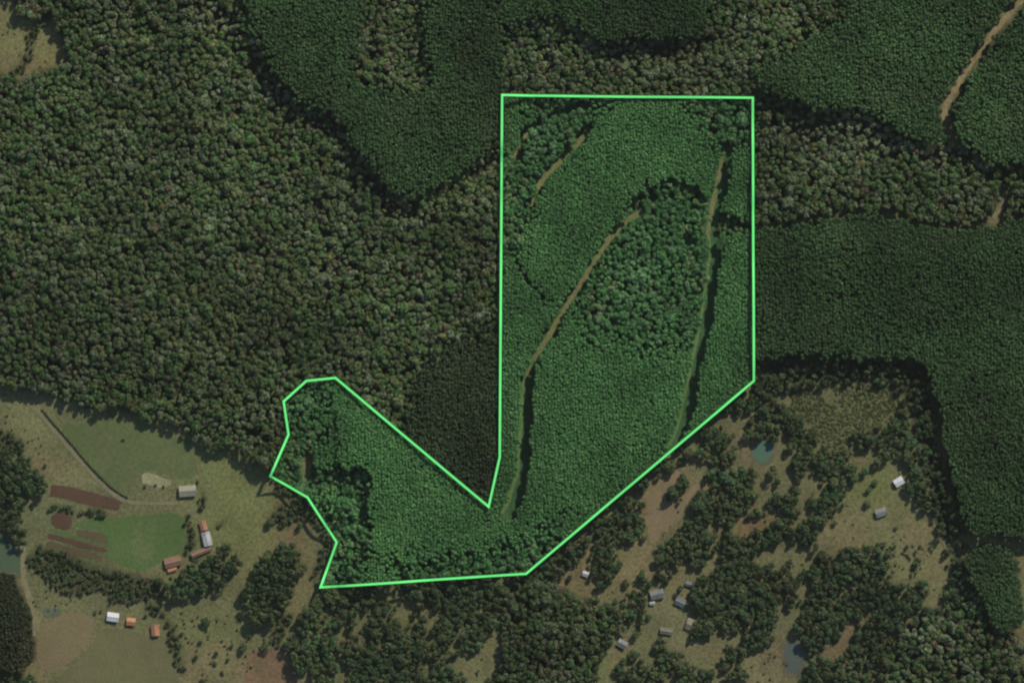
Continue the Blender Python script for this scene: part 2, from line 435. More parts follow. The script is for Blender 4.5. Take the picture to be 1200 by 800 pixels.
def cover_colour(px, py):
    """what grows or lies on the ground: pasture, soil, leaf litter"""
    c = np.zeros(px.shape + (3,))
    c[:] = srgb(96, 93, 66)
    blobs = [   # x, y, rx, ry, colour : soft-edged changes of turf
        (150, 520, 75, 40, srgb(84, 92, 58)), (205, 540, 60, 32, srgb(86, 94, 58)), (40, 500, 40, 28, srgb(104, 101, 70)),
        (90, 560, 40, 22, srgb(100, 95, 68)), (270, 580, 50, 45, srgb(100, 102, 64)), (290, 620, 50, 50, srgb(96, 97, 60)),
        (340, 640, 25, 70, srgb(98, 84, 60)), (250, 740, 60, 40, srgb(92, 92, 60)), (120, 770, 80, 30, srgb(98, 93, 64)),
        (30, 40, 50, 55, srgb(100, 95, 63)), (50, 55, 25, 35, srgb(112, 105, 72)), (775, 580, 40, 35, srgb(112, 95, 70)),
        (1040, 610, 80, 60, srgb(96, 92, 64)), (1020, 570, 30, 25, srgb(96, 98, 60)), (1090, 640, 30, 50, srgb(102, 98, 68)),
        (980, 745, 35, 40, srgb(100, 84, 62)), (900, 780, 40, 40, srgb(102, 92, 68)), (712, 775, 30, 40, srgb(90, 92, 60)),
        (740, 670, 80, 40, srgb(106, 94, 68)), (800, 720, 40, 50, srgb(96, 92, 66)), (670, 670, 30, 30, srgb(102, 88, 64)),
        (480, 730, 90, 60, srgb(90, 88, 58)), (1000, 480, 60, 35, srgb(86, 84, 54)), (880, 620, 50, 25, srgb(98, 82, 58)),
        (100, 640, 60, 35, srgb(74, 78, 50)), (40, 610, 40, 40, srgb(92, 94, 66)), (300, 790, 40, 25, srgb(100, 88, 64)),
        (880, 525, 26, 26, srgb(104, 92, 68))]
    for bx, by, rx, ry, col in blobs:
        wgt = np.exp(-(((px - bx) / rx) ** 2 + ((py - by) / ry) ** 2) * 1.2)[..., None]
        c = c * (1 - wgt) + np.array(col) * wgt
    n = vnoise(px, py, 22, 8)[..., None]
    c = c * (.82 + .30 * n)
    c = c * np.array([.98, 1.03, .92])
    tan = np.clip((vnoise(px, py, 31, 12) - .62) * 4, 0, 1)[..., None] * .32
    c = c * (1 - tan) + np.array(srgb(112, 94, 68)) * tan
    k = cls_at(px, py)
    litter = np.array(srgb(50, 47, 34))
    green = np.array(srgb(46, 76, 44))
    lane = np.array(srgb(52, 82, 46))
    forest = np.isin(k, [NATIVE, TALL, SPARSE, DARKPL, TRIPL])
    c[forest] = litter
    c[k == SPARSE] = np.array(srgb(46, 50, 34))
    c[k == WOOD] = c[k == WOOD] * .86 + .14 * np.array(srgb(72, 66, 46))
    c[k == HEDGE] = np.array(srgb(62, 62, 40))
    c[k == SCRUB] = np.array(srgb(84, 84, 54))
    c[k == PALE] = litter
    inp = inpoly(PLOT, px, py)
    c[inp] = green
    c[inp & (k == PLOTGRASS)] = lane
    return c

cov = cover_colour(px, py)
# a light blur so that turf changes softly
for _ in range(2):
    cov[1:-1, 1:-1] = (cov[1:-1, 1:-1] * 2 + cov[:-2, 1:-1] + cov[2:, 1:-1] + cov[1:-1, :-2] + cov[1:-1, 2:]) / 6
nyv, nxv = TX.shape
idx = np.arange(nxv * nyv).reshape(nyv, nxv)
quads = np.stack([idx[:-1, :-1], idx[:-1, 1:], idx[1:, 1:], idx[1:, :-1]], -1).reshape(-1, 4)
me = mesh_from_tris('ground', np.stack([TX, TY, TZ], -1).reshape(-1, 3), quads, [M_GROUND], tri_verts=4)
a = me.attributes.new('cover', 'FLOAT_COLOR', 'POINT')
a.data.foreach_set('color', np.concatenate([cov.reshape(-1, 3), np.ones((nxv * nyv, 1))], 1).astype(np.float32).ravel())
me.polygons.foreach_set('use_smooth', np.ones(len(quads), bool))
link('ground', me, kind='structure', label='rolling ground of pasture, bare soil and leaf litter', category='ground')

# ------------------------------------------------------------------ patches of field, road and water draped on the ground
def densify(poly, step, closed=True):
    pts = []
    n = len(poly)
    for i in range(n if closed else n - 1):
        x0, y0 = poly[i]; x1, y1 = poly[(i + 1) % n]
        m = max(1, int(math.hypot(x1 - x0, y1 - y0) / step))
        for j in range(m):
            pts.append((x0 + (x1 - x0) * j / m, y0 + (y1 - y0) * j / m))
    if not closed:
        pts.append(poly[-1])
    return pts

def smooth_line(pts, closed=False, it=2):
    for _ in range(it):
        new = []
        n = len(pts)
        rngi = range(n) if closed else range(n - 1)
        for i in rngi:
            (x0, y0), (x1, y1) = pts[i], pts[(i + 1) % n]
            new += [(x0 * .75 + x1 * .25, y0 * .75 + y1 * .25), (x0 * .25 + x1 * .75, y0 * .25 + y1 * .75)]
        pts = new if closed else [pts[0]] + new + [pts[-1]]
    return pts

def patch(name, poly, mat, lift, jit=1.2, flat=None, step=4.0, round_=1, thick=0, **props):
    poly = smooth_line(poly, True, round_) if round_ else poly
    b = densify(poly, 2.0)
    b = [(x + jit * (float(vnoise(x, y, 3.5, 21)) - .5) * 2, y + jit * (float(vnoise(x, y, 3.5, 22)) - .5) * 2) for x, y in b]
    xs, ys = [p[0] for p in b], [p[1] for p in b]
    X, Y = np.meshgrid(np.arange(min(xs), max(xs), step), np.arange(min(ys), max(ys), step))
    m = inpoly(b, X, Y) & (near(b + b[:1], X, Y) > step * .5)
    pts = [Vector(W(x, y)) for x, y in b] + [Vector(W(x, y)) for x, y in zip(X[m], Y[m])]
    n = len(b)
    vs, es, fs, *_ = delaunay_2d_cdt(pts, [(i, (i + 1) % n) for i in range(n)], [], 1, 1e-4)
    z = (lambda x, y: flat) if flat is not None else (lambda x, y: float(height(x, y)) + lift)
    me = bpy.data.meshes.new(name)
    me.from_pydata([(v.x, v.y, z(v.x, v.y)) for v in vs], [], fs)
    me.materials.append(mat)
    for p in me.polygons:
        p.use_smooth = True
    return link(name, me, **props)

def ribbon(name, line, width, mat, lift, jit=.5, **props):
    line = smooth_line(line, False, 2)
    pts = densify(line, 3.0, False)
    left, right = [], []
    for i, (x, y) in enumerate(pts):
        x0, y0 = pts[max(i - 1, 0)]; x1, y1 = pts[min(i + 1, len(pts) - 1)]
        d = math.hypot(x1 - x0, y1 - y0) or 1
        nx_, ny_ = -(y1 - y0) / d, (x1 - x0) / d
        w = width / 2 * (.8 + .5 * float(vnoise(x, y, 9, 31)))
        a_ = w + jit * (random.random() - .5); b_ = w + jit * (random.random() - .5)
        left.append((x + nx_ * a_, y + ny_ * a_)); right.append((x - nx_ * b_, y - ny_ * b_))
    verts, faces = [], []
    for (lx, ly), (rx, ry), (cx, cy) in zip(left, right, pts):
        for q in ((lx, ly), (cx, cy), (rx, ry)):
            X, Y = W(*q); verts.append((X, Y, float(height(X, Y)) + lift))
    for i in range(len(pts) - 1):
        k = i * 3
        faces += [(k, k + 1, k + 4, k + 3), (k + 1, k + 2, k + 5, k + 4)]
    me = bpy.data.meshes.new(name)
    me.from_pydata(verts, [], faces)
    me.materials.append(mat)
    for p in me.polygons: p.use_smooth = True
    return link(name, me, **props)

M_PLOUGH = surface_material('ploughed_soil', srgb(80, 61, 46), .18, .4, colour2=srgb(86, 66, 50), rows=(12, 2.8, srgb(62, 47, 36), .6), bump=.7)
M_TANFIELD = surface_material('dry_field', srgb(107, 95, 69), .14, .35, colour2=srgb(101, 92, 65), rows=(62, 4, srgb(92, 84, 60), .3), bump=.5)
M_PALEFIELD = surface_material('mown_field', srgb(95, 91, 62), .12, .3, colour2=srgb(89, 88, 58), rows=(78, 5, srgb(82, 82, 53), .3), bump=.5)
M_GREEN = surface_material('crop_grass', srgb(70, 92, 47), .18, .3, colour2=srgb(78, 92, 54), rows=(86, 3.4, srgb(64, 82, 42), .35), bump=.6)
M_TURF = surface_material('dark_turf', srgb(80, 90, 54), .16, .25, colour2=srgb(86, 92, 58), rows=(28, 5, srgb(74, 84, 50), .2), bump=.5)
M_PLOT = surface_material('garden_rows', srgb(72, 80, 48), .2, .3, colour2=srgb(78, 66, 48), rows=(16, 2.6, srgb(82, 62, 46), .75))
M_DIRT = surface_material('dirt_road', srgb(128, 115, 85), .3, .4, colour2=srgb(114, 104, 77))
M_DIRT_W = surface_material('gravel_road', srgb(112, 106, 80), .28, .5, colour2=srgb(104, 100, 74))
M_TRACK_P = surface_material('plot_track', srgb(106, 103, 66), .34, .45, colour2=srgb(94, 100, 60))
M_LANE_P = surface_material('grass_lane', srgb(76, 102, 58), .25, .4, colour2=srgb(90, 106, 64))
M_CLAY = surface_material('clay_soil', srgb(106, 84, 62), .26, .3, colour2=srgb(92, 80, 56))
M_BANK = surface_material('pale_bank', srgb(134, 131, 98), .2, .4, colour2=srgb(116, 118, 84))
M_FAINT = surface_material('worn_turf', srgb(104, 96, 68), .16, .3, colour2=srgb(96, 92, 62))
M_MUD = surface_material('mud_bank', srgb(92, 84, 62), .2, .5, colour2=srgb(74, 78, 54))
M_REED = surface_material('marsh_grass', srgb(86, 92, 72), .15, .3, colour2=srgb(76, 82, 66))

def water_material(name, col, col2):
    m, nt, out = new_mat(name)
    L = nt.links.new
    geo = node(nt, 'ShaderNodeNewGeometry')
    n = node(nt, 'ShaderNodeTexNoise'); n.inputs['Scale'].default_value = .12; n.inputs['Detail'].default_value = 3
    L(geo.outputs['Position'], n.inputs['Vector'])
    mx = node(nt, 'ShaderNodeMix', data_type='RGBA'); mx.inputs['A'].default_value = (*col, 1); mx.inputs['B'].default_value = (*col2, 1)
    L(n.outputs['Fac'], mx.inputs['Factor'])
    b = node(nt, 'ShaderNodeBsdfPrincipled'); b.inputs['Roughness'].default_value = .3
    b.inputs['Specular IOR Level'].default_value = .3
    b.inputs['IOR'].default_value = 1.33
    L(mx.outputs['Result'], b.inputs['Base Color'])
    w = node(nt, 'ShaderNodeTexNoise'); w.inputs['Scale'].default_value = 1.2
    L(geo.outputs['Position'], w.inputs['Vector'])
    bp = node(nt, 'ShaderNodeBump'); bp.inputs['Strength'].default_value = .08; bp.inputs['Distance'].default_value = .1
    L(w.outputs['Fac'], bp.inputs['Height']); L(bp.outputs[0], b.inputs['Normal'])
    L(b.outputs[0], out.inputs[0])
    return m
M_WATER_SE = water_material('silty_water', srgb(66, 90, 74), srgb(76, 100, 82))
M_WATER_S = water_material('grey_water', srgb(70, 78, 70), srgb(80, 86, 76))
M_WATER_W = water_material('green_water', srgb(62, 76, 56), srgb(72, 86, 66))

ST = dict(kind='structure')
patch('pasture', [(70, 492), (110, 498), (150, 488), (185, 505), (215, 512), (235, 525), (232, 560), (205, 560), (190, 552), (160, 548), (150, 580), (128, 572), (100, 540), (75, 510)], M_TURF, .10, 3, label='dark mown pasture between the farm track and the forest', category='pasture', **ST)
patch('ploughed_field', [(60, 568), (82, 570), (112, 578), (144, 587), (138, 598), (110, 593), (82, 586), (58, 581)], M_PLOUGH, .2, .6, round_=0, label='long reddish brown ploughed strip beside the farm track', category='field', **ST)
patch('ploughed_field', [(60, 600), (78, 599), (87, 610), (80, 622), (60, 618)], M_PLOUGH, .2, 1, label='small brown ploughed corner left of the vegetable rows', category='field', **ST)
BEDS = [([(58, 619), (66, 620), (82, 625), (92, 628), (91, 631), (80, 629), (64, 624), (57, 623)], 'green', 'narrow bright green strip just below the small brown corner'),
        ([(56, 625), (66, 626), (92, 634), (126, 643), (124, 648), (90, 640), (66, 633), (55, 631)], 'brown', 'long brown bed slanting across the vegetable rows'),
        ([(88, 611), (108, 608), (129, 613), (127, 625), (108, 620), (88, 618)], 'green', 'bright green bed to the right of the small brown corner'),
        ([(88, 620), (108, 622), (127, 627), (126, 639), (108, 633), (93, 629)], 'mixed', 'mixed brown and green bed above the long brown bed'),
        ([(54, 634), (66, 636), (90, 643), (122, 651), (118, 658), (90, 650), (70, 643), (54, 640)], 'mixed', 'lowest mixed bed beside the bushes')]
for poly, kind_, lab in BEDS:
    patch('vegetable_bed', poly, {'green': M_GREEN, 'brown': M_PLOUGH, 'mixed': M_PLOT}[kind_], .16, .9, step=3, label=lab, category='field', **ST)
patch('crop_field', [(92, 606), (140, 606), (176, 602), (216, 600), (219, 632), (214, 648), (190, 655), (178, 667), (158, 668), (136, 660), (122, 650), (130, 630)], M_GREEN, .14, 1.4, label='bright green crop field beside the brown roofed farmhouse', category='field', **ST)
patch('dry_patch', [(158, 612), (180, 614), (184, 640), (176, 660), (162, 664), (152, 640)], surface_material('dry_turf', srgb(84, 93, 57), .2, .3, colour2=srgb(76, 91, 51)), .19, 3, label='dry yellowish patch in the middle of the green crop field', category='field', **ST)
patch('round_field', [(46, 738), (56, 728), (72, 720), (92, 716), (108, 722), (111, 732), (107, 745), (96, 762), (82, 775), (68, 786), (48, 786), (42, 765)], M_TANFIELD, .15, .8, label='bare tan field with a rounded edge beside the white farmhouse', category='field', **ST)
patch('mown_field', [(116, 737), (140, 736), (165, 742), (192, 750), (200, 765), (208, 785), (215, 830), (60, 830), (72, 790), (90, 776), (106, 756)], M_PALEFIELD, .12, 1, label='pale mown field below the white and orange roofs', category='field', **ST)
patch('ploughed_field', [(288, 762), (320, 757), (345, 765), (350, 778), (344, 830), (280, 830), (290, 790)], M_CLAY, .15, 1.5, label='reddish bare field at the bottom beside the southern wood', category='field', **ST)
patch('marsh', [(46, 712), (58, 711), (72, 713), (71, 722), (52, 724)], M_REED, .15, 1.5, label='small grey green marshy corner above the round field', category='marsh', **ST)
patch('bare_bank', [(166, 556), (170, 553), (178, 554), (190, 560), (200, 562), (201, 567), (193, 572), (182, 570), (174, 567), (166, 567)], M_BANK, .2, .8, label='pale bare bank of a dug pit in the dark pasture', category='bank', **ST)
patch('clay_clearing', [(352, 543), (358, 531), (369, 528), (367, 545), (362, 562), (354, 566)], surface_material('plot_clay', srgb(100, 96, 62), .2, .4, colour2=srgb(86, 94, 56)), .15, 1.5, label='narrow tan clearing near the left corner of the green line', category='clearing', **ST)
patch('bare_pasture', [(756, 600), (760, 575), (776, 556), (800, 548), (794, 566), (786, 582), (800, 584), (816, 565), (838, 560), (828, 572), (806, 590), (790, 615), (775, 625), (760, 640)], surface_material('dry_pasture', srgb(116, 99, 74), .14, .3, colour2=srgb(106, 96, 70)), .12, 3, label='dry tan pasture just below the slanting side of the green line', category='pasture', **ST)
ribbon('dirt_road', ROAD_NE, 6.4, M_DIRT, .25, 1.5, label='pale dirt road through the plantation in the upper right', category='road', **ST)
ribbon('dirt_road', TRACK_E, 5, M_DIRT_W, .25, 1, label='short dirt track at the right edge above the eastern plantation', category='road', **ST)
ribbon('farm_track', ROAD_W, 4.2, M_DIRT_W, .3, .6, label='narrow pale farm track curving to the grey shed', category='track', **ST)
ribbon('footpath', PATH_W, 6, M_DIRT_W, .3, 2, label='worn path beside the dark trees at the left edge', category='path', **ST)
ribbon('farm_track', PATH_SE, 2.4, M_DIRT_W, .3, .6, label='thin worn track across the eastern pasture', category='track', **ST)
ribbon('farm_track', [(228, 528), (232, 545), (236, 562), (246, 580), (252, 600)], 3, M_FAINT, .22, 1, label='faint reddish track passing right of the grey shed', category='track', **ST)
ribbon('dirt_track', P_ROAD[7:], 6.0, M_TRACK_P, .25, 1, label='tan dirt track running up the middle of the plot', category='track', **ST)
ribbon('grass_lane', [(x - 2.2, y) for x, y in P_ROAD[:8]], 4.4, M_LANE_P, .25, 1, label='grassy lane at the lower left of the plot', category='lane', **ST)
ribbon('grass_lane', [(x - 2.2, y) for x, y in P_LANE[5:]], 3.2, M_LANE_P, .25, 1, label='grassy lane between plantation blocks at the right of the plot', category='lane', **ST)
ribbon('dirt_track', [(x - 2.4, y) for x, y in P_LANE[:6]], 5.2, M_TRACK_P, .25, 1, label='tan track at the top of the right hand lane in the plot', category='track', **ST)
ribbon('dirt_track', P_TRACK, 6.0, M_TRACK_P, .25, 1.4, label='tan track slanting at the upper left of the plot', category='track', **ST)
ribbon('dirt_track', P_TRACK2, 4.5, M_TRACK_P, .25, 1.4, label='short tan track against the left side of the plot', category='track', **ST)
def pond(poly, mat, label):
    cx_, cy_ = sum(p[0] for p in poly) / len(poly), sum(p[1] for p in poly) / len(poly)
    big = [(x + (x - cx_) * .16 + (2.2 if x > cx_ else -2.2), y + (y - cy_) * .16 + (2.2 if y > cy_ else -2.2)) for x, y in poly]
    patch('pond_bank', big, M_MUD, .2, 1.6, label='muddy bank round ' + label.split(' in ')[0].split(' at ')[0], category='bank', **ST)
    zc = min(float(height(*W(x, y))) for x, y in poly) + .05
    hi = max(float(height(*W(x, y))) for x, y in poly) + .25
    patch('pond', poly, mat, .3, .8, label=label, category='pond', **ST)
pond(POND_SE, M_WATER_SE, 'teal pond in the scrub near the right corner of the green line')
pond(POND_S, M_WATER_S, 'grey pond in the tan pasture at the bottom right')
pond(POND_W, M_WATER_W, 'grey green pond at the left edge by dark trees')

# ------------------------------------------------------------------ trees
def crown_tris(N, T, R, H, lumps, squash, size, tilt, r, cone=0.0, base=.35):
    """N crowns of T leaf sprays each: sprays lie on the skins of a few lumps clustered under the crown's top. Returns (N,T,3,3)."""
    R = np.asarray(R)[:, None]; H = np.asarray(H)[:, None]
    ang = r.uniform(0, 2 * np.pi, (N, lumps)); rad = np.sqrt(r.uniform(0, 1, (N, lumps))) * .62
    rad[:, 0] *= .3
    lr = r.uniform(.40, .66, (N, lumps)); lr[:, 0] = r.uniform(.6, .78, N)
    lx, ly = np.cos(ang) * rad * R, np.sin(ang) * rad * R
    lz = H - squash * R * (lr + .55 * rad + r.uniform(0, .3, (N, lumps)))
    if lumps > 3:
        lz[:, 3:] -= r.uniform(.05, .30, (N, lumps - 3)) * H
    pick = r.integers(0, lumps, (N, T))
    ar = np.arange(N)[:, None]
    u = r.uniform(base * -1, 1, (N, T)); ph = r.uniform(0, 2 * np.pi, (N, T))
    s = np.sqrt(1 - u * u)
    d = np.stack([np.cos(ph) * s, np.sin(ph) * s, u], -1)
    lrr = (lr[ar, pick] * R)
    shell = r.uniform(.78, 1.08, (N, T))
    if cone:
        taper = 1 - cone * np.clip(u, 0, 1)
        px_ = d[..., 0] * lrr * shell * taper; py_ = d[..., 1] * lrr * shell * taper
    else:
        px_ = d[..., 0] * lrr * shell; py_ = d[..., 1] * lrr * shell
    if lumps > 3:
        px_ = px_ * r.uniform(.8, 1.25, (N, 1)); py_ = py_ * r.uniform(.8, 1.25, (N, 1))
    pos = np.stack([lx[ar, pick] + px_, ly[ar, pick] + py_, lz[ar, pick] + d[..., 2] * lrr * squash * shell], -1)
    nrm = d + r.normal(0, tilt, (N, T, 3))
    nrm[..., 2] += .25
    nrm /= np.linalg.norm(nrm, axis=-1, keepdims=True)
    t = np.cross(nrm, r.normal(0, 1, (N, T, 3)))
    t /= np.linalg.norm(t, axis=-1, keepdims=True) + 1e-9
    b = np.cross(nrm, t)
    sz = (size * r.uniform(.65, 1.35, (N, T)))[..., None] * (R[..., None] ** .5)
    v0 = pos + t * sz; v1 = pos - t * sz * .55 + b * sz * .8; v2 = pos - t * sz * .5 - b * sz * .85
    return np.stack([v0, v1, v2], 2)

KINDS = {
    # spray count, lumps, squash, spray size, tilt, cone
    'native': (160, 7, .8, .60, .5, 0),
    'plant':  (40, 2, 1.25, .84, .45, .3),
    'wood':   (130, 5, .95, .60, .5, 0),
    'shrub':  (46, 3, .8, .62, .5, 0),
}
PAL = {
    'native': [(.30, 'olive', (63, 70, 41)), (.27, 'green', (51, 69, 36)), (.26, 'grey green', (67, 75, 51)), (.10, 'pale grey green', (77, 87, 62)), (.04, 'brownish', (68, 62, 44)), (.03, 'yellow green', (72, 76, 42))],
    'pale':   [(.45, 'pale olive', (80, 85, 54)), (.35, 'grey green', (78, 86, 62)), (.2, 'green', (56, 76, 42))],
    'tall':   [(.7, 'mid green', (45, 67, 35)), (.3, 'dull green', (50, 65, 37))],
    'darkpl': [(.6, 'dark olive', (50, 52, 30)), (.4, 'dark green', (40, 50, 28))],
    'tripl':  [(.5, 'dark olive', (42, 52, 30)), (.5, 'dull green', (36, 51, 28))],
    'plot':   [(.7, 'bright green', (57, 92, 49)), (.3, 'fresh green', (63, 96, 52))],
    'plotn':  [(.45, 'soft green', (68, 98, 60)), (.3, 'bright green', (56, 92, 49)), (.25, 'olive', (80, 100, 62))],
    'wood':   [(.5, 'dark green', (44, 58, 34)), (.3, 'olive', (56, 64, 38)), (.2, 'mid green', (48, 68, 40))],
    'scrub':  [(.5, 'pale olive', (78, 82, 50)), (.5, 'olive', (62, 70, 42))],
    'hedge':  [(.6, 'dark green', (52, 66, 40)), (.4, 'olive', (66, 73, 46))],
}
GAIN = {'native': 1.84, 'pale': 1.62, 'tall': 1.5, 'darkpl': 1.25, 'tripl': 1.65, 'plot': 1.5, 'plotn': 1.4, 'wood': 1.45, 'scrub': 1.6, 'hedge': 1.4}
STANDS = [   # paler, denser or younger stretches of the woods: x, y, rx, ry, gain
    (230, 60, 110, 60, 1.22), (60, 130, 60, 40, 1.15), (330, 190, 70, 50, 1.18), (140, 330, 120, 60, .86), (200, 450, 130, 40, .92), (20, 420, 50, 40, .9),
    (460, 330, 90, 70, 1.12), (450, 430, 60, 30, 1.0), (400, 400, 50, 40, .95), (460, 80, 40, 40, 1.3), (560, 60, 40, 50, .75), (760, 25, 90, 35, .72),
    (640, 70, 50, 30, 1.1), (900, 35, 60, 50, 1.28), (980, 80, 90, 60, 1.22), (1170, 120, 50, 80, 1.15), (120, 430, 150, 60, .86), (330, 300, 110, 70, 1.12), (90, 230, 70, 60, 1.08), (1060, 340, 60, 40, .72), (930, 340, 40, 40, .95), (960, 390, 70, 30, .82), (1185, 450, 30, 60, 1.2),
    (1000, 280, 90, 20, 1.12), (950, 210, 60, 40, 1.2), (1100, 220, 70, 35, 1.15), (740, 180, 70, 50, 1.12), (760, 500, 60, 50, 1.05), (480, 570, 60, 40, .95), (640, 650, 40, 40, 1.05),
    (470, 160, 80, 40, .9), (400, 40, 70, 50, 1.05), (1150, 500, 40, 90, .95), (1150, 760, 60, 60, .95), (620, 770, 60, 40, .75), (1000, 700, 50, 30, .85)]
def stand_gain(x, y):
    g = np.ones(len(x))
    for bx, by, rx, ry, k in STANDS:
        g *= 1 + (k - 1) * np.exp(-(((x - bx) / rx) ** 2 + ((y - by) / ry) ** 2))
    return g
# region: kind, pitch, (Rmin, Rmax), (Hmin, Hmax), palette, probability, rows, stuff name
REG = {
    NATIVE:     ('native', 6.3, (2.7, 5.4), (11, 18), 'native', .97),
    PALE:       ('native', 7.0, (2.8, 5.6), (10, 17), 'native', .95),
    SPARSE:     ('native', 6.8, (2.0, 4.6), (5, 16), 'pale', .80),
    TALL:       ('plant', 3.45, (2.1, 2.85), (24.5, 28.5), 'tall', .955),
    DARKPL:     ('plant', 3.8, (2.2, 2.85), (22, 26), 'darkpl', .99),
    TRIPL:      ('plant', 3.4, (2.0, 2.7), (16, 20), 'tripl', .99),
    PLOTPLANT:  ('plant', 3.3, (2.3, 3.0), (15.8, 17.8), 'plot', .992),
    PLOTNATIVE: ('native', 6.0, (2.6, 5.0), (11.5, 15.5), 'plotn', .97),
    LOWGAP:     ('native', 5.4, (2.0, 4.0), (4, 12), 'plotn', .95),
    WOOD:       ('wood', 6.3, (2.4, 5.8), (7, 14), 'wood', .93),
    SCRUB:      ('shrub', 3.0, (.9, 2.6), (.8, 2.0), 'scrub', .9),
    HEDGE:      ('shrub', 4.2, (1.6, 3.0), (3, 6), 'hedge', .85),
}
trees = {k: [] for k in KINDS}            # rows: px, py, R, H, r, g, b, palette word id, region
WORDS = []
def wid(w):
    if w not in WORDS: WORDS.append(w)
    return WORDS.index(w)

def add_trees(kind, px, py, R, H, palname, region, bright=None):
    pal = PAL[palname]
    n = len(px)
    cum = np.cumsum([p[0] for p in pal]); cum /= cum[-1]
    # clumps of one colour plus scatter
    q = np.clip(.55 * rng.random(n) + .45 * (vnoise(px, py, 40, 41) * 1.6 - .3), 0, .999)
    if palname == 'native':
        q = np.clip(.62 * rng.random(n) + .38 * (vnoise(px, py, 26, 42) * 1.8 - .4), 0, .999)
    pick = np.searchsorted(cum, q)
    cols = np.array([srgb(*p[2]) for p in pal])[pick] * GAIN[palname]
    br = (.56 + .50 * vnoise(px, py, 60, 44) + .38 * vnoise(px, py, 21, 45) + rng.normal(0, .10 if palname in ('native', 'pale', 'wood') else .055, n)) * stand_gain(px, py)
    cols = cols * np.clip(br, .5, 1.6)[:, None]
    ids = np.array([wid(p[1]) for p in pal])[pick]
    trees[kind].append(np.column_stack([px, py, R, H, cols, ids, np.full(n, region)]))

for reg, (kind, pitch, (r0, r1), (h0, h1), palname, prob) in REG.items():
    X, Y = np.meshgrid(np.arange(-MG, 1200 + MG, pitch), np.arange(-MG, 800 + MG, pitch * .88))
    X = X + (np.arange(X.shape[0]) % 2)[:, None] * pitch * .5
    if kind == 'plant':                    # rows run up and down the slope
        X, Y = np.meshgrid(np.arange(-MG, 1200 + MG, pitch * 1.06), np.arange(-MG, 800 + MG, pitch * .86))
        Y = Y + (np.arange(X.shape[1]) % 2)[None, :] * pitch * .5
        X = X + 3.5 * np.sin(Y * .017 + X * .006)
    j = .30 if kind == 'plant' else (.42 if kind != 'shrub' else .8)
    X = (X + rng.uniform(-j, j, X.shape) * pitch * (1.0 if kind == 'plant' else 1)).ravel(); Y = (Y + rng.uniform(-j, j, Y.shape) * pitch).ravel()
    keep = (cls_at(X, Y) == reg) & (rng.random(X.size) < prob)
    if kind in ('wood', 'shrub'):
        keep &= (X < 380) | (.7 * vnoise(X, Y, 26, 51) + .3 * vnoise(X, Y, 10, 52) > (.335 if kind == 'wood' else .30))
    X, Y = X[keep], Y[keep]
    t = rng.random(X.size) ** (1.5 if kind in ('native', 'wood') else 1)
    R = r0 + (r1 - r0) * t
    H = h0 + (h1 - h0) * np.clip(.55 * t + .45 * rng.random(X.size), 0, 1)
    if kind in ('native', 'wood') and reg != SPARSE:      # emergent crowns above the rest
        em = rng.random(X.size) < .05
        R = np.where(em, R * rng.uniform(1.25, 1.6, X.size), R); H = np.where(em, H + 3.5, H)
        if reg != PLOTNATIVE:
            H = H + (7.5 if reg != WOOD else 3) * (vnoise(X, Y, 24, 63) - .5) * (H > 6)
        if reg == WOOD:
            H = np.where(X < 365, H + 4, H)
    if reg == PLOTNATIVE:                                  # edge trees kept low to shorten the line's shadow on the pastures
        dd = near([(338, 509), (317.5, 557.5), (361, 582), (395, 634.5), (376, 687), (400, 686)], X, Y)
        H = np.where(dd < 26, 4.5 + (H - 4.5) * (.25 + .75 * np.clip((dd - 8) / 18, 0, 1)), H)
    if kind == 'plant':
        H = H + (3.5 if reg != PLOTPLANT else 2.0) * (vnoise(X, Y, 40, 61) - .5)
        if reg == PLOTPLANT:               # the older trees by the left lobe's gap
            H = np.where((X > 395) & (X < 490) & (Y > 480), H + 5 * np.clip((490 - X) / 40, 0, 1), H)
        if reg == TALL:                    # eastern stand lowered along the plot to shrink the shadow beside the line
            H = np.where((Y > 255) & (X < 980), np.minimum(H, H - 25 + 18 + np.clip((X - 885) * .09, 0, 7)), H)
            H = np.where((Y > 255) & (X >= 980), H - 2.5, H)
    if reg == SPARSE:
        lowland = Y > 380
        add_trees(kind, X[lowland], Y[lowland], R[lowland], H[lowland], 'wood', reg)
        X, Y, R, H = X[~lowland], Y[~lowland], R[~lowland], H[~lowland]
    add_trees(kind, X, Y, R, H, palname, reg)

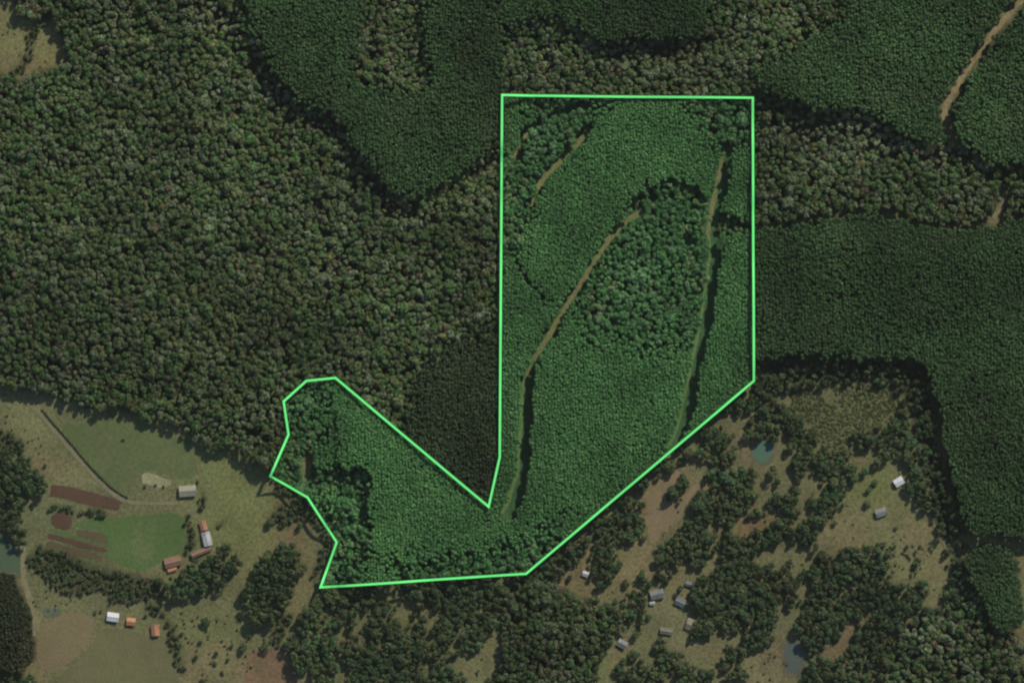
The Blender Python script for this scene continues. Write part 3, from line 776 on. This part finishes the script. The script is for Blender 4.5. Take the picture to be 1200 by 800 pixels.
# single trees and bushes out in the pastures
singles = [('wood', x, y, r, h) for x, y, r, h in [
    (240, 728, 5.2, 8), (311, 757, 6, 9), (285, 757, 5.5, 9), (230, 770, 3.2, 4), (253, 766, 3.4, 5), (272, 757, 2.6, 3), (267, 773, 2.4, 3),
    (252, 777, 3, 4), (234, 752, 3, 4), (260, 787, 2.4, 3), (293, 745, 2.8, 4), (237, 797, 4.5, 7), (213, 742, 2.8, 4), (317, 611, 5, 9),
    (330, 602, 4.5, 8), (352, 616, 4.2, 8), (145, 515, 1.8, 2.5), (53, 546, 2.6, 3), (1073, 554, 8, 13), (1066, 570, 7.5, 12), (1080, 568, 7, 12), (1025, 565, 4.5, 6),
    (1017, 574, 4, 6), (1016, 590, 4.8, 7), (1050, 618, 3, 4), (1078, 640, 2.2, 3), (1090, 642, 2.2, 3), (1092, 645, 2, 2.5), (1062, 640, 3, 5), (1075, 655, 3, 5),
    (734, 683, 5, 7), (755, 630, 4, 8), (790, 575, 7, 10), (783, 582, 6, 9), (812, 590, 5, 9), (826, 588, 6, 11), (690, 665, 3, 4), (668, 677, 4, 6),
    (1000, 560, 7, 12), (1012, 552, 5.5, 10), (875, 560, 4, 7), (742, 695, 4, 7), (700, 702, 4, 7), (760, 722, 4, 6), (745, 742, 5, 9), (112, 718, 2.6, 3), (170, 722, 2.4, 3),
    (183, 568, 2, 2), (170, 570, 2.2, 2.5), (192, 570, 1.8, 2), (118, 716, 2, 2.5), (65, 592, 3.4, 5), (82, 594, 3, 4), (108, 600, 4, 6), (120, 603, 4.4, 6), (232, 565, 2.2, 3),
    (978, 612, 3.5, 6), (1040, 648, 4.5, 8), (965, 606, 4, 7)]]
sx = np.array([s[1] for s in singles], float); sy = np.array([s[2] for s in singles], float)
add_trees('wood', sx, sy, np.array([s[3] for s in singles], float), np.array([s[4] for s in singles], float), 'wood', OPEN)
ditch = densify(smooth_line([(x + 4, y - 3) for x, y in ROAD_W[1:7]], False, 2), 1.7, False)
dx_ = np.array([p[0] for p in ditch]); dy_ = np.array([p[1] for p in ditch])
add_trees('shrub', dx_, dy_, np.full(len(ditch), 1.25), np.full(len(ditch), 1.5), 'hedge', HEDGE)
# tiny tussocks and bushes that freckle the rough pastures
def freckle(poly, n, r0=.6, r1=1.6, pal='hedge'):
    xs = [p[0] for p in poly]; ys = [p[1] for p in poly]
    X = rng.uniform(min(xs), max(xs), n); Y = rng.uniform(min(ys), max(ys), n)
    m = inpoly(poly, X, Y) & (cls_at(X, Y) == OPEN)
    X, Y = X[m], Y[m]
    R = rng.uniform(r0, r1, X.size)
    add_trees('shrub', X, Y, R, R * 1.1 + .3, pal, OPEN)
freckle([(205, 715), (285, 720), (345, 750), (300, 760), (290, 800), (215, 800)], 100, .6, 1.8)
freckle([(640, 620), (960, 540), (960, 800), (640, 800)], 200, .7, 1.8, 'scrub')
freckle([(940, 540), (1120, 530), (1120, 710), (940, 660)], 80, .6, 1.4, 'scrub')
freckle([(1030, 630), (1080, 640), (1085, 700), (1040, 680)], 70, 1, 2)
freckle([(400, 690), (600, 680), (600, 800), (400, 800)], 160, .7, 2)
freckle([(0, 480), (55, 500), (50, 545), (20, 530)], 24)
freckle([(30, 660), (90, 700), (80, 715), (40, 715)], 40)
freckle([(0, 0), (80, 0), (80, 90), (0, 90)], 24, .6, 1.2)
for k in trees:
    trees[k] = np.concatenate(trees[k])
    Xw, Yw = W(trees[k][:, 0], trees[k][:, 1])
    d = np.hypot(Xw - 600, 0)
print('trees', {k: len(v) for k, v in trees.items()})

# choose the ones that become things of their own: those that show largest, inside the frame
N_THINGS = {'native': 290, 'plant': 290, 'wood': 300, 'shrub': 220}
chosen = {}
for k, v in trees.items():
    inside = (v[:, 0] > 4) & (v[:, 0] < 1196) & (v[:, 1] > 4) & (v[:, 1] < 796)
    score = np.where(inside, v[:, 2] + (v[:, 8] == OPEN) * (8 if k == 'wood' else 0), -1)
    if k == 'shrub':
        score = np.where(inside, v[:, 2] + v[:, 3] * .2, -1)
    chosen[k] = np.argsort(-score)[:N_THINGS[k]]

def trunk_tris(N, H, R, r):
    """three-sided tapered stems, one per tree: (N, 6 verts), faces offset later"""
    a = r.uniform(0, 6.28, N)[:, None] + np.array([0, 2.094, 4.189])[None]
    rb = (.05 * R + .12)[:, None]
    lo = np.stack([np.cos(a) * rb, np.sin(a) * rb, np.full_like(a, -.6)], -1)
    hi = np.stack([np.cos(a) * rb * .4, np.sin(a) * rb * .4, np.repeat((H * .8)[:, None], 3, 1)], -1)
    return np.concatenate([lo, hi], 1)
TF = np.array([[0, 1, 4], [0, 4, 3], [1, 2, 5], [1, 5, 4], [2, 0, 3], [2, 3, 5]])

STUFF = {   # region -> (object name, label, category)
    NATIVE: ('native_forest', 'dense native forest of mixed olive and grey green crowns', 'forest'),
    PALE: ('native_forest', 'pale native trees in the bottom right corner', 'forest'),
    SPARSE: ('forest_undergrowth', 'small trees in the shaded gullies beside tall plantations', 'undergrowth'),
    TALL: ('plantation_forest', 'even dark green plantation stands around the plot', 'plantation'),
    DARKPL: ('plantation_forest', 'dark stand of trees at the lower left edge', 'plantation'),
    TRIPL: ('plantation_forest', 'dark olive wedge of plantation in the notch of the green line', 'plantation'),
    PLOTPLANT: ('plantation_forest', 'bright green plantation inside the green line', 'plantation'),
    PLOTNATIVE: ('native_forest', 'soft green mixed trees inside the green line', 'forest'),
    WOOD: ('mixed_woodland', 'dark scattered woodland south and east of the plot', 'woodland'),
    LOWGAP: ('forest_undergrowth', 'low growth in the shaded gaps inside the green line', 'undergrowth'),
    SCRUB: ('scrub', 'pale olive scrub around the teal pond', 'scrub'),
    HEDGE: ('hedgerow_scrub', 'bushy belts and hedgerows on the farmland', 'scrub'),
    OPEN: ('tussock_scrub', 'tiny bushes and tussocks freckling the pastures', 'scrub'),
}
canopy = np.full((NY, NX), 0.0)
def stamp(v):
    """record tree tops on the raster, to know how high the canopy stands"""
    for ox in (-1, 0, 1):
        for oy in (-1, 0, 1):
            i = np.clip(((v[:, 1] + MG) / RS).astype(int) + oy, 0, NY - 1); j = np.clip(((v[:, 0] + MG) / RS).astype(int) + ox, 0, NX - 1)
            np.maximum.at(canopy, (i, j), v[:, 3])
for k, v in trees.items():
    stamp(v)

def ground_at(v):
    X, Y = W(v[:, 0], v[:, 1])
    return X, Y, height(X, Y)

for reg, (oname, lab, cat) in STUFF.items():
    V, F, MI, FC, off = [], [], [], [], 0
    for k, v in trees.items():
        m = v[:, 8] == reg
        m[chosen[k]] = False
        v = v[m]
        if not len(v):
            continue
        T, lumps, squash, size, tilt, cone = KINDS[k]
        N = len(v)
        tri = crown_tris(N, T, v[:, 2], v[:, 3], lumps, squash, size, tilt, rng, cone)
        X, Y, Z = ground_at(v)
        base = np.stack([X, Y, Z], -1)
        tri = tri + base[:, None, None, :]
        V.append(tri.reshape(-1, 3)); F.append(np.arange(N * T * 3).reshape(-1, 3) + off); off += N * T * 3
        MI.append(np.zeros(N * T))
        FC.append((v[:, None, 4:7] * rng.uniform(.75, 1.25, (N, T, 1))).reshape(-1, 3))
        tr = trunk_tris(N, v[:, 3], v[:, 2], rng) + base[:, None]
        V.append(tr.reshape(-1, 3))
        F.append((TF[None] + (np.arange(N) * 6)[:, None, None]).reshape(-1, 3) + off); off += N * 6
        MI.append(np.ones(N * 6)); FC.append(np.full((N * 6, 3), .08))
    if not V:
        continue
    me = mesh_from_tris(oname, np.concatenate(V), np.concatenate(F), [M_LEAF, M_BARK], np.concatenate(MI), np.concatenate(FC))
    link(oname, me, kind='stuff', label=lab, category=cat)

# ---- individual trees
def trunk_mesh(name, r, H, R, limbs=4):
    verts, faces = [], []
    def tube(p0, p1, r0, r1, n=5):
        d = (Vector(p1) - Vector(p0)).normalized()
        a = d.orthogonal().normalized(); b = d.cross(a)
        k = len(verts)
        for p, q in ((p0, r0), (p1, r1)):
            for i in range(n):
                t = 6.2832 * i / n
                verts.append(tuple(Vector(p) + (a * math.cos(t) + b * math.sin(t)) * q))
        for i in range(n):
            faces.append((k + i, k + (i + 1) % n, k + n + (i + 1) % n, k + n + i))
    tube((0, 0, -.04 * H), (.02 * R, 0, H * .5), .09 * R + .02 * H, .06 * R + .01 * H)
    tube((.02 * R, 0, H * .5), (0, .03 * R, H * .85), .06 * R + .01 * H, .02 * R)
    for i in range(limbs):
        t = 6.2832 * (i + r.random() * .5) / limbs
        z = H * (.42 + .1 * r.random())
        tube((0, 0, z), (math.cos(t) * R * .6, math.sin(t) * R * .6, z + H * .25), .04 * R, .012 * R, 4)
    me = bpy.data.meshes.new(name)
    me.from_pydata(verts, [], faces)
    me.materials.append(M_BARK)
    return me

VARIANTS = 12
NAMES = {'native': 'forest_tree', 'plant': 'plantation_tree', 'wood': 'pasture_tree', 'shrub': 'shrub'}
CATS = {'native': 'tree', 'plant': 'tree', 'wood': 'tree', 'shrub': 'shrub'}
PROTO = {}
for k in KINDS:
    T, lumps, squash, size, tilt, cone = KINDS[k]
    ratio = {'native': 3.3, 'plant': 8.0, 'wood': 2.9, 'shrub': 1.5}[k]        # height : radius of the built variant
    lst = []
    for i in range(VARIANTS):
        tri = crown_tris(1, int(T * 1.5), np.array([4.0]), np.array([4.0 * ratio]), lumps, squash, size * .86, tilt, rng, cone)[0]
        cm = mesh_from_tris('crown', tri.reshape(-1, 3) / 4.0, np.arange(len(tri) * 3).reshape(-1, 3), [M_LEAF_ONE])
        tm = trunk_mesh('trunk', random, ratio, 1.0) if k != 'shrub' else None
        lst.append((cm, tm))
    PROTO[k] = (ratio, lst)

MARKS = [('the farm track shed', 220, 575), ('the white farmhouse', 132, 722), ('the brown farmhouse', 203, 658), ('the white barn', 242, 631),
         ('the eastern white house', 1053, 564), ('the eastern grey shed', 1032, 600), ('the grey gabled house', 770, 696),
         ('the southern meadow house', 729, 754), ('the teal pond', 894, 529), ('the grey pond', 931, 770), ('the left edge pond', 8, 650),
         ('the long ploughed strip', 100, 582), ('the round tan field', 78, 750), ('the reddish bare field', 318, 785), ('the pale dug bank', 183, 562),
         ("the line's top left corner", 588, 112), ("the line's top right corner", 881, 115), ("the line's right bend", 882, 446),
         ("the line's lower right bend", 616, 671), ("the line's bottom left corner", 376, 687), ("the line's leftmost corner", 317, 557),
         ("the line's small upper lobe", 376, 442), ("the line's deep notch", 573, 593), ('the top left clearing', 40, 50), ('the upper right road', 1137, 75),
         ("the plot's dirt track", 665, 357), ("the plot's right lane", 826, 360), ('the dark plantation wedge', 540, 480), ('the tan bare pasture', 775, 585),
         ('the pale olive scrub', 980, 490), ("the western forest's middle", 160, 280), ('the upper plantation', 400, 60), ("the eastern plantation's middle", 1030, 340),
         ('the lower left stand', 18, 720), ("the plot's lower middle", 700, 500), ("the plot's upper middle", 740, 170)]
DIRS = ['right', 'upper right', 'above', 'upper left', 'left', 'lower left', 'below', 'lower right']
def place_words(x, y):
    n, mx_, my_ = min(MARKS, key=lambda m: math.hypot(m[1] - x, m[2] - y))
    d = math.hypot(mx_ - x, my_ - y)
    a_ = DIRS[int(round(math.atan2(-(y - my_), x - mx_) / (math.pi / 4))) % 8]
    near_ = 'close ' if d < 28 else ('' if d < 75 else 'well ')
    rel = {'right': 'right of', 'left': 'left of', 'above': 'above', 'below': 'below'}.get(a_, a_ + ' of')
    return near_ + rel + ' ' + n
KW = {'native': 'forest tree', 'plant': 'plantation tree', 'wood': 'round tree', 'shrub': 'bush'}
ORD = ['first', 'second', 'third', 'fourth', 'fifth', 'sixth', 'seventh', 'eighth', 'ninth', 'tenth', 'eleventh', 'twelfth', 'thirteenth', 'fourteenth', 'fifteenth', 'sixteenth', 'seventeenth', 'eighteenth', 'nineteenth', 'twentieth', 'twenty-first', 'twenty-second', 'twenty-third', 'twenty-fourth', 'twenty-fifth', 'twenty-sixth', 'twenty-seventh', 'twenty-eighth', 'twenty-ninth', 'thirtieth']
def make_labels(k, v):
    med = np.median(v[:, 2]); heads, tails = [], []
    for row in v:
        size_w = 'big' if row[2] > med * 1.12 else ('small' if row[2] < med * .8 else 'medium')
        heads.append(f'{size_w} {WORDS[int(row[7])]} {KW[k]}'.replace('medium ', '')); tails.append(place_words(row[0], row[1]))
    same = {}
    for i, hp in enumerate(zip(heads, tails)):
        same.setdefault(hp, []).append(i)
    out = [''] * len(v)
    for (h, t), ii in same.items():
        ii.sort(key=lambda i: v[i, 0])
        for r_, i in enumerate(ii):
            mid = '' if len(ii) == 1 else (' leftmost' if r_ == 0 else (' rightmost' if r_ == len(ii) - 1 else f' {ORD[min(r_, 29)]} from left'))
            out[i] = (h + (',' + mid + ',' if mid else '') + ' ' + t)
    return [t if len(t.split()) <= 16 else t.replace('round tree', 'tree').replace('well ', '') for t in out]
for k, sel in chosen.items():
    v = trees[k][sel]
    X, Y, Z = ground_at(v)
    ratio, lst = PROTO[k]
    labels = make_labels(k, v)
    for i in range(len(v)):
        cm, tm = lst[i % VARIANTS]
        R, H = v[i, 2] * (1.0 if k != 'plant' else 1.05), v[i, 3]
        colour = (*(v[i, 4:7]), 1.0)
        label = labels[i]
        grp = {'native': 'crowns standing out in the native forest', 'plant': 'trees of the plantations', 'wood': 'trees of the pastures and farm woods', 'shrub': 'bushes of the hedges and scrub'}[k]
        scale = (R, R, H / ratio)
        rot = random.uniform(0, 6.28)
        if k == 'shrub':
            o = link(NAMES[k], cm, label=label, category=CATS[k], group=grp)
            o.location = (X[i], Y[i], Z[i]); o.scale = scale; o.rotation_euler = (0, 0, rot); o.color = colour
            continue
        o = link(NAMES[k], None, label=label, category=CATS[k], group=grp)
        o.empty_display_size = .5
        o.location = (X[i], Y[i], Z[i]); o.scale = scale; o.rotation_euler = (0, 0, rot)
        c = link('crown', cm, o); c.color = colour
        link('trunk', tm, o)

# ------------------------------------------------------------------ the air: a thin even haze between the ground and the eye
hm, hnt, hout = new_mat('haze')
pv = node(hnt, 'ShaderNodeVolumePrincipled')
pv.inputs['Color'].default_value = (.86, .88, .80, 1)
pv.inputs['Density'].default_value = HAZE
hnt.links.new(pv.outputs[0], hout.inputs['Volume'])
hx, z0_, z1_ = 7200.0, -12.0, CAM_H + 20
hv = [(-hx, -hx, z0_), (hx, -hx, z0_), (hx, hx, z0_), (-hx, hx, z0_), (-hx, -hx, z1_), (hx, -hx, z1_), (hx, hx, z1_), (-hx, hx, z1_)]
hme = bpy.data.meshes.new('haze')
hme.from_pydata(hv, [], [(0, 3, 2, 1), (4, 5, 6, 7), (0, 1, 5, 4), (1, 2, 6, 5), (2, 3, 7, 6), (3, 0, 4, 7)])
hme.materials.append(hm)
link('haze', hme, kind='stuff', label='thin even haze over the whole landscape', category='haze')

# ------------------------------------------------------------------ buildings
ROOFS = {
    'grey':   surface_material('grey_sheet_roof', srgb(140, 138, 118), .12, .5, .55, colour2=srgb(124, 122, 104), bump=.1, rows=(0, .5, srgb(120, 118, 102), .4)),
    'grey2':  surface_material('dull_sheet_roof', srgb(122, 124, 118), .2, .7, .55, colour2=srgb(98, 100, 96), bump=.1),
    'white':  surface_material('white_sheet_roof', (.54, .56, .54), .08, .6, .45, colour2=(.44, .46, .45), bump=.08),
    'white2': surface_material('worn_white_roof', (.38, .38, .36), .2, .7, .5, colour2=(.28, .28, .27), bump=.1),
    'orange': surface_material('orange_tile_roof', srgb(176, 128, 92), .14, .8, .8, colour2=srgb(158, 106, 74), bump=.3),
    'orange2': surface_material('old_orange_tile_roof', srgb(156, 112, 84), .16, .8, .8, colour2=srgb(140, 96, 74), bump=.3),
    'brown':  surface_material('brown_tile_roof', srgb(130, 98, 74), .18, .8, .8, colour2=srgb(116, 92, 74), bump=.3),
    'blue':   surface_material('blue_grey_roof', srgb(92, 100, 102), .15, .6, .55, colour2=srgb(80, 86, 88), bump=.1),
    'dun':    surface_material('weathered_roof', srgb(122, 116, 98), .22, .6, .8, colour2=srgb(98, 94, 78), bump=.2),
}
M_WALL = surface_material('limewashed_wall', (.55, .52, .46), .1, .8, .85, bump=.1)
M_TIMBER = surface_material('weathered_timber', (.16, .12, .09), .25, 1.5, .85, bump=.3)
M_RIDGE = surface_material('ridge_cap', (.30, .26, .22), .15, 2, .7, bump=.1)
M_PANE = surface_material('window_glass', (.03, .04, .05), .1, 1, .08, bump=0, spec=.6)

def boxes(name, lst, mat, parent):
    v, f = [], []
    for x0, x1, y0, y1, z0, z1 in lst:
        k = len(v)
        v += [(x0, y0, z0), (x1, y0, z0), (x1, y1, z0), (x0, y1, z0), (x0, y0, z1), (x1, y0, z1), (x1, y1, z1), (x0, y1, z1)]
        f += [tuple(k + i for i in q) for q in ((0, 3, 2, 1), (4, 5, 6, 7), (0, 1, 5, 4), (1, 2, 6, 5), (2, 3, 7, 6), (3, 0, 4, 7))]
    me = bpy.data.meshes.new(name); me.from_pydata(v, [], f); me.materials.append(mat)
    return link(name, me, parent)

def roof_slab(name, L, half, z_eave, z_ridge, sgn, mat, parent, ribs=True):
    """one pitched plane with thickness and standing ribs running down the slope"""
    v, f = [], []
    t = .18
    def slab(x0, x1, u0, u1, up):
        k = len(v)
        for zz in (0, up):
            for x, u in ((x0, u0), (x1, u0), (x1, u1), (x0, u1)):
                v.append((x, sgn * half * (1 - u), z_eave + (z_ridge - z_eave) * u + zz))
        f.extend(tuple(k + i for i in q) for q in ((0, 3, 2, 1), (4, 5, 6, 7), (0, 1, 5, 4), (1, 2, 6, 5), (2, 3, 7, 6), (3, 0, 4, 7)))
    slab(-L / 2, L / 2, 0, 1, t)
    if ribs:
        n = max(3, int(L / 1.0))
        for i in range(n + 1):
            x = -L / 2 + .12 + (L - .24) * i / n
            slab(x - .08, x + .08, .01, .99, t + .09)
    me = bpy.data.meshes.new(name); me.from_pydata(v, [], f); me.materials.append(mat)
    return link(name, me, parent)

for name, bx, by, Lg, Dp, turn, eave, style, label in BUILD:
    X, Y = W(bx, by)
    ob = link(name, None, label=label, category={'shed': 'shed', 'farmhouse': 'house', 'barn': 'barn', 'outbuilding': 'outbuilding'}[name])
    ob.location = (X, Y, float(height(X, Y)) + .1)
    ob.rotation_euler = (0, 0, math.radians(-turn))
    if name == 'farmhouse': ob['group'] = 'houses on the farmland'
    w, d = Lg - 1.2, Dp - 1.2
    zr = eave + Dp * .5 * .30
    wallm = M_WALL if style not in ('dun', 'blue') else M_TIMBER
    # walls with gables
    v = [(-w / 2, -d / 2, -1), (w / 2, -d / 2, -1), (w / 2, d / 2, -1), (-w / 2, d / 2, -1), (-w / 2, -d / 2, eave), (w / 2, -d / 2, eave), (w / 2, d / 2, eave), (-w / 2, d / 2, eave), (-w / 2, 0, zr - .32), (w / 2, 0, zr - .32)]
    f = [(0, 1, 5, 4), (2, 3, 7, 6), (1, 2, 6, 9, 5), (3, 0, 4, 8, 7)]
    me = bpy.data.meshes.new('wall'); me.from_pydata(v, [], f); me.materials.append(wallm)
    link('wall', me, ob)
    ez = eave - .15
    roof_slab('roof', Lg, Dp / 2, ez, zr, 1, ROOFS[style], ob)
    roof_slab('roof', Lg, Dp / 2, ez, zr, -1, ROOFS[style], ob)
    boxes('ridge_cap', [(-Lg / 2 + .05, Lg / 2 - .05, -.28, .28, zr + .06, zr + .36)], M_RIDGE if 'white' not in style and 'grey' not in style else ROOFS[style], ob)
    dr = boxes('door', [(-.55, .55, -d / 2 - .06, -d / 2 + .02, 0, 2.1)], M_TIMBER, ob)
    boxes('handle', [(.36, .46, -d / 2 - .14, -d / 2 - .06, 1.0, 1.1)], M_RIDGE, dr)
    n = max(1, int(w / 5))
    for i in range(n):
        for sgn in (-1, 1):
            x = -w / 2 + w * (i + .5) / n
            if sgn < 0 and abs(x) < 1.4: x += 2.2
            if abs(x) > w / 2 - .7: continue
            y = sgn * d / 2
            fr = boxes('window', [(x - .6, x + .6, y - .05, y + .05, .95, 1.05), (x - .6, x + .6, y - .05, y + .05, 1.95, 2.05), (x - .6, x - .5, y - .05, y + .05, 1.05, 1.95), (x + .5, x + .6, y - .05, y + .05, 1.05, 1.95)], M_TIMBER, ob)
            boxes('pane', [(x - .5, x + .5, y - .03, y + .03, 1.05, 1.95)], M_PANE, fr)

# ------------------------------------------------------------------ the boundary line laid over the treetops round the plot
def flat_paint(name, col, rough=.7):
    return surface_material(name, col, .03, .2, rough, bump=0, spec=.3)
M_LINE = flat_paint('green_tape', (.135, .86, .19))
M_EDGE = flat_paint('dark_green_tape', srgb(16, 44, 22))
hmax = canopy.copy()
for _ in range(4):                                       # tops within about 8 m
    p = np.pad(hmax, 1, mode='edge')
    hmax = np.max([p[i:i + NY, j:j + NX] for i in range(3) for j in range(3)], axis=0)
def line_band(name, half, thick, mat, drop, parent=None, **props):
    n = len(PLOT)
    ring = [W(*p) for p in PLOT]
    # mitred offsets at the corners
    off = []
    for i in range(n):
        p0, p1, p2 = Vector(ring[i - 1]), Vector(ring[i]), Vector(ring[(i + 1) % n])
        d0, d1 = (p1 - p0).normalized(), (p2 - p1).normalized()
        n0, n1 = Vector((-d0.y, d0.x)), Vector((-d1.y, d1.x))
        m = (n0 + n1).normalized()
        off.append(m / max(.35, m.dot(n1)))
    cen, wid_ = [], []
    for i in range(n):
        a_, b_ = Vector(ring[i]), Vector(ring[(i + 1) % n])
        d = b_ - a_; k = max(2, int(d.length / 6)); nn = Vector((-d.y, d.x)).normalized()
        for j in range(k):
            t = j / k
            cen.append(a_ + d * t)
            wid_.append(off[i] if j == 0 else nn)
    xs = np.array([c.x for c in cen]); ys = np.array([c.y for c in cen])
    i_ = ((400 - ys + MG) / RS).astype(int); j_ = ((xs + 600 + MG) / RS).astype(int)
    z = hmax[i_, j_]
    m = len(z)
    z = np.max([np.roll(z, s) for s in (-1, 0, 1)], axis=0)
    for _ in range(3):
        z = (np.roll(z, 1) + z * 2 + np.roll(z, -1)) / 4
    z = z + height(xs, ys) + 1.2 - drop
    kk = 1 - z / CAM_H * 0                                # kept at true plan position
    v, f = [], []
    for c, w_, zz in zip(cen, wid_, z):
        for s, dz in ((1, 0), (-1, 0), (-1, -thick), (1, -thick)):
            v.append((c.x + w_.x * half * s, c.y + w_.y * half * s, zz + dz))
    for i in range(m):
        a0, b0 = i * 4, ((i + 1) % m) * 4
        for q in range(4):
            f.append((a0 + q, a0 + (q + 1) % 4, b0 + (q + 1) % 4, b0 + q))
    me = bpy.data.meshes.new(name); me.from_pydata(v, [], f); me.materials.append(mat)
    return link(name, me, parent, **props)
bl = line_band('boundary_line', 1.3, .5, M_LINE, 0, None, label='bright green boundary line round the plot of lighter green forest', category='boundary line')
line_band('border', 2.1, .4, M_EDGE, .55, bl, label='dark green border showing along both sides of the line')
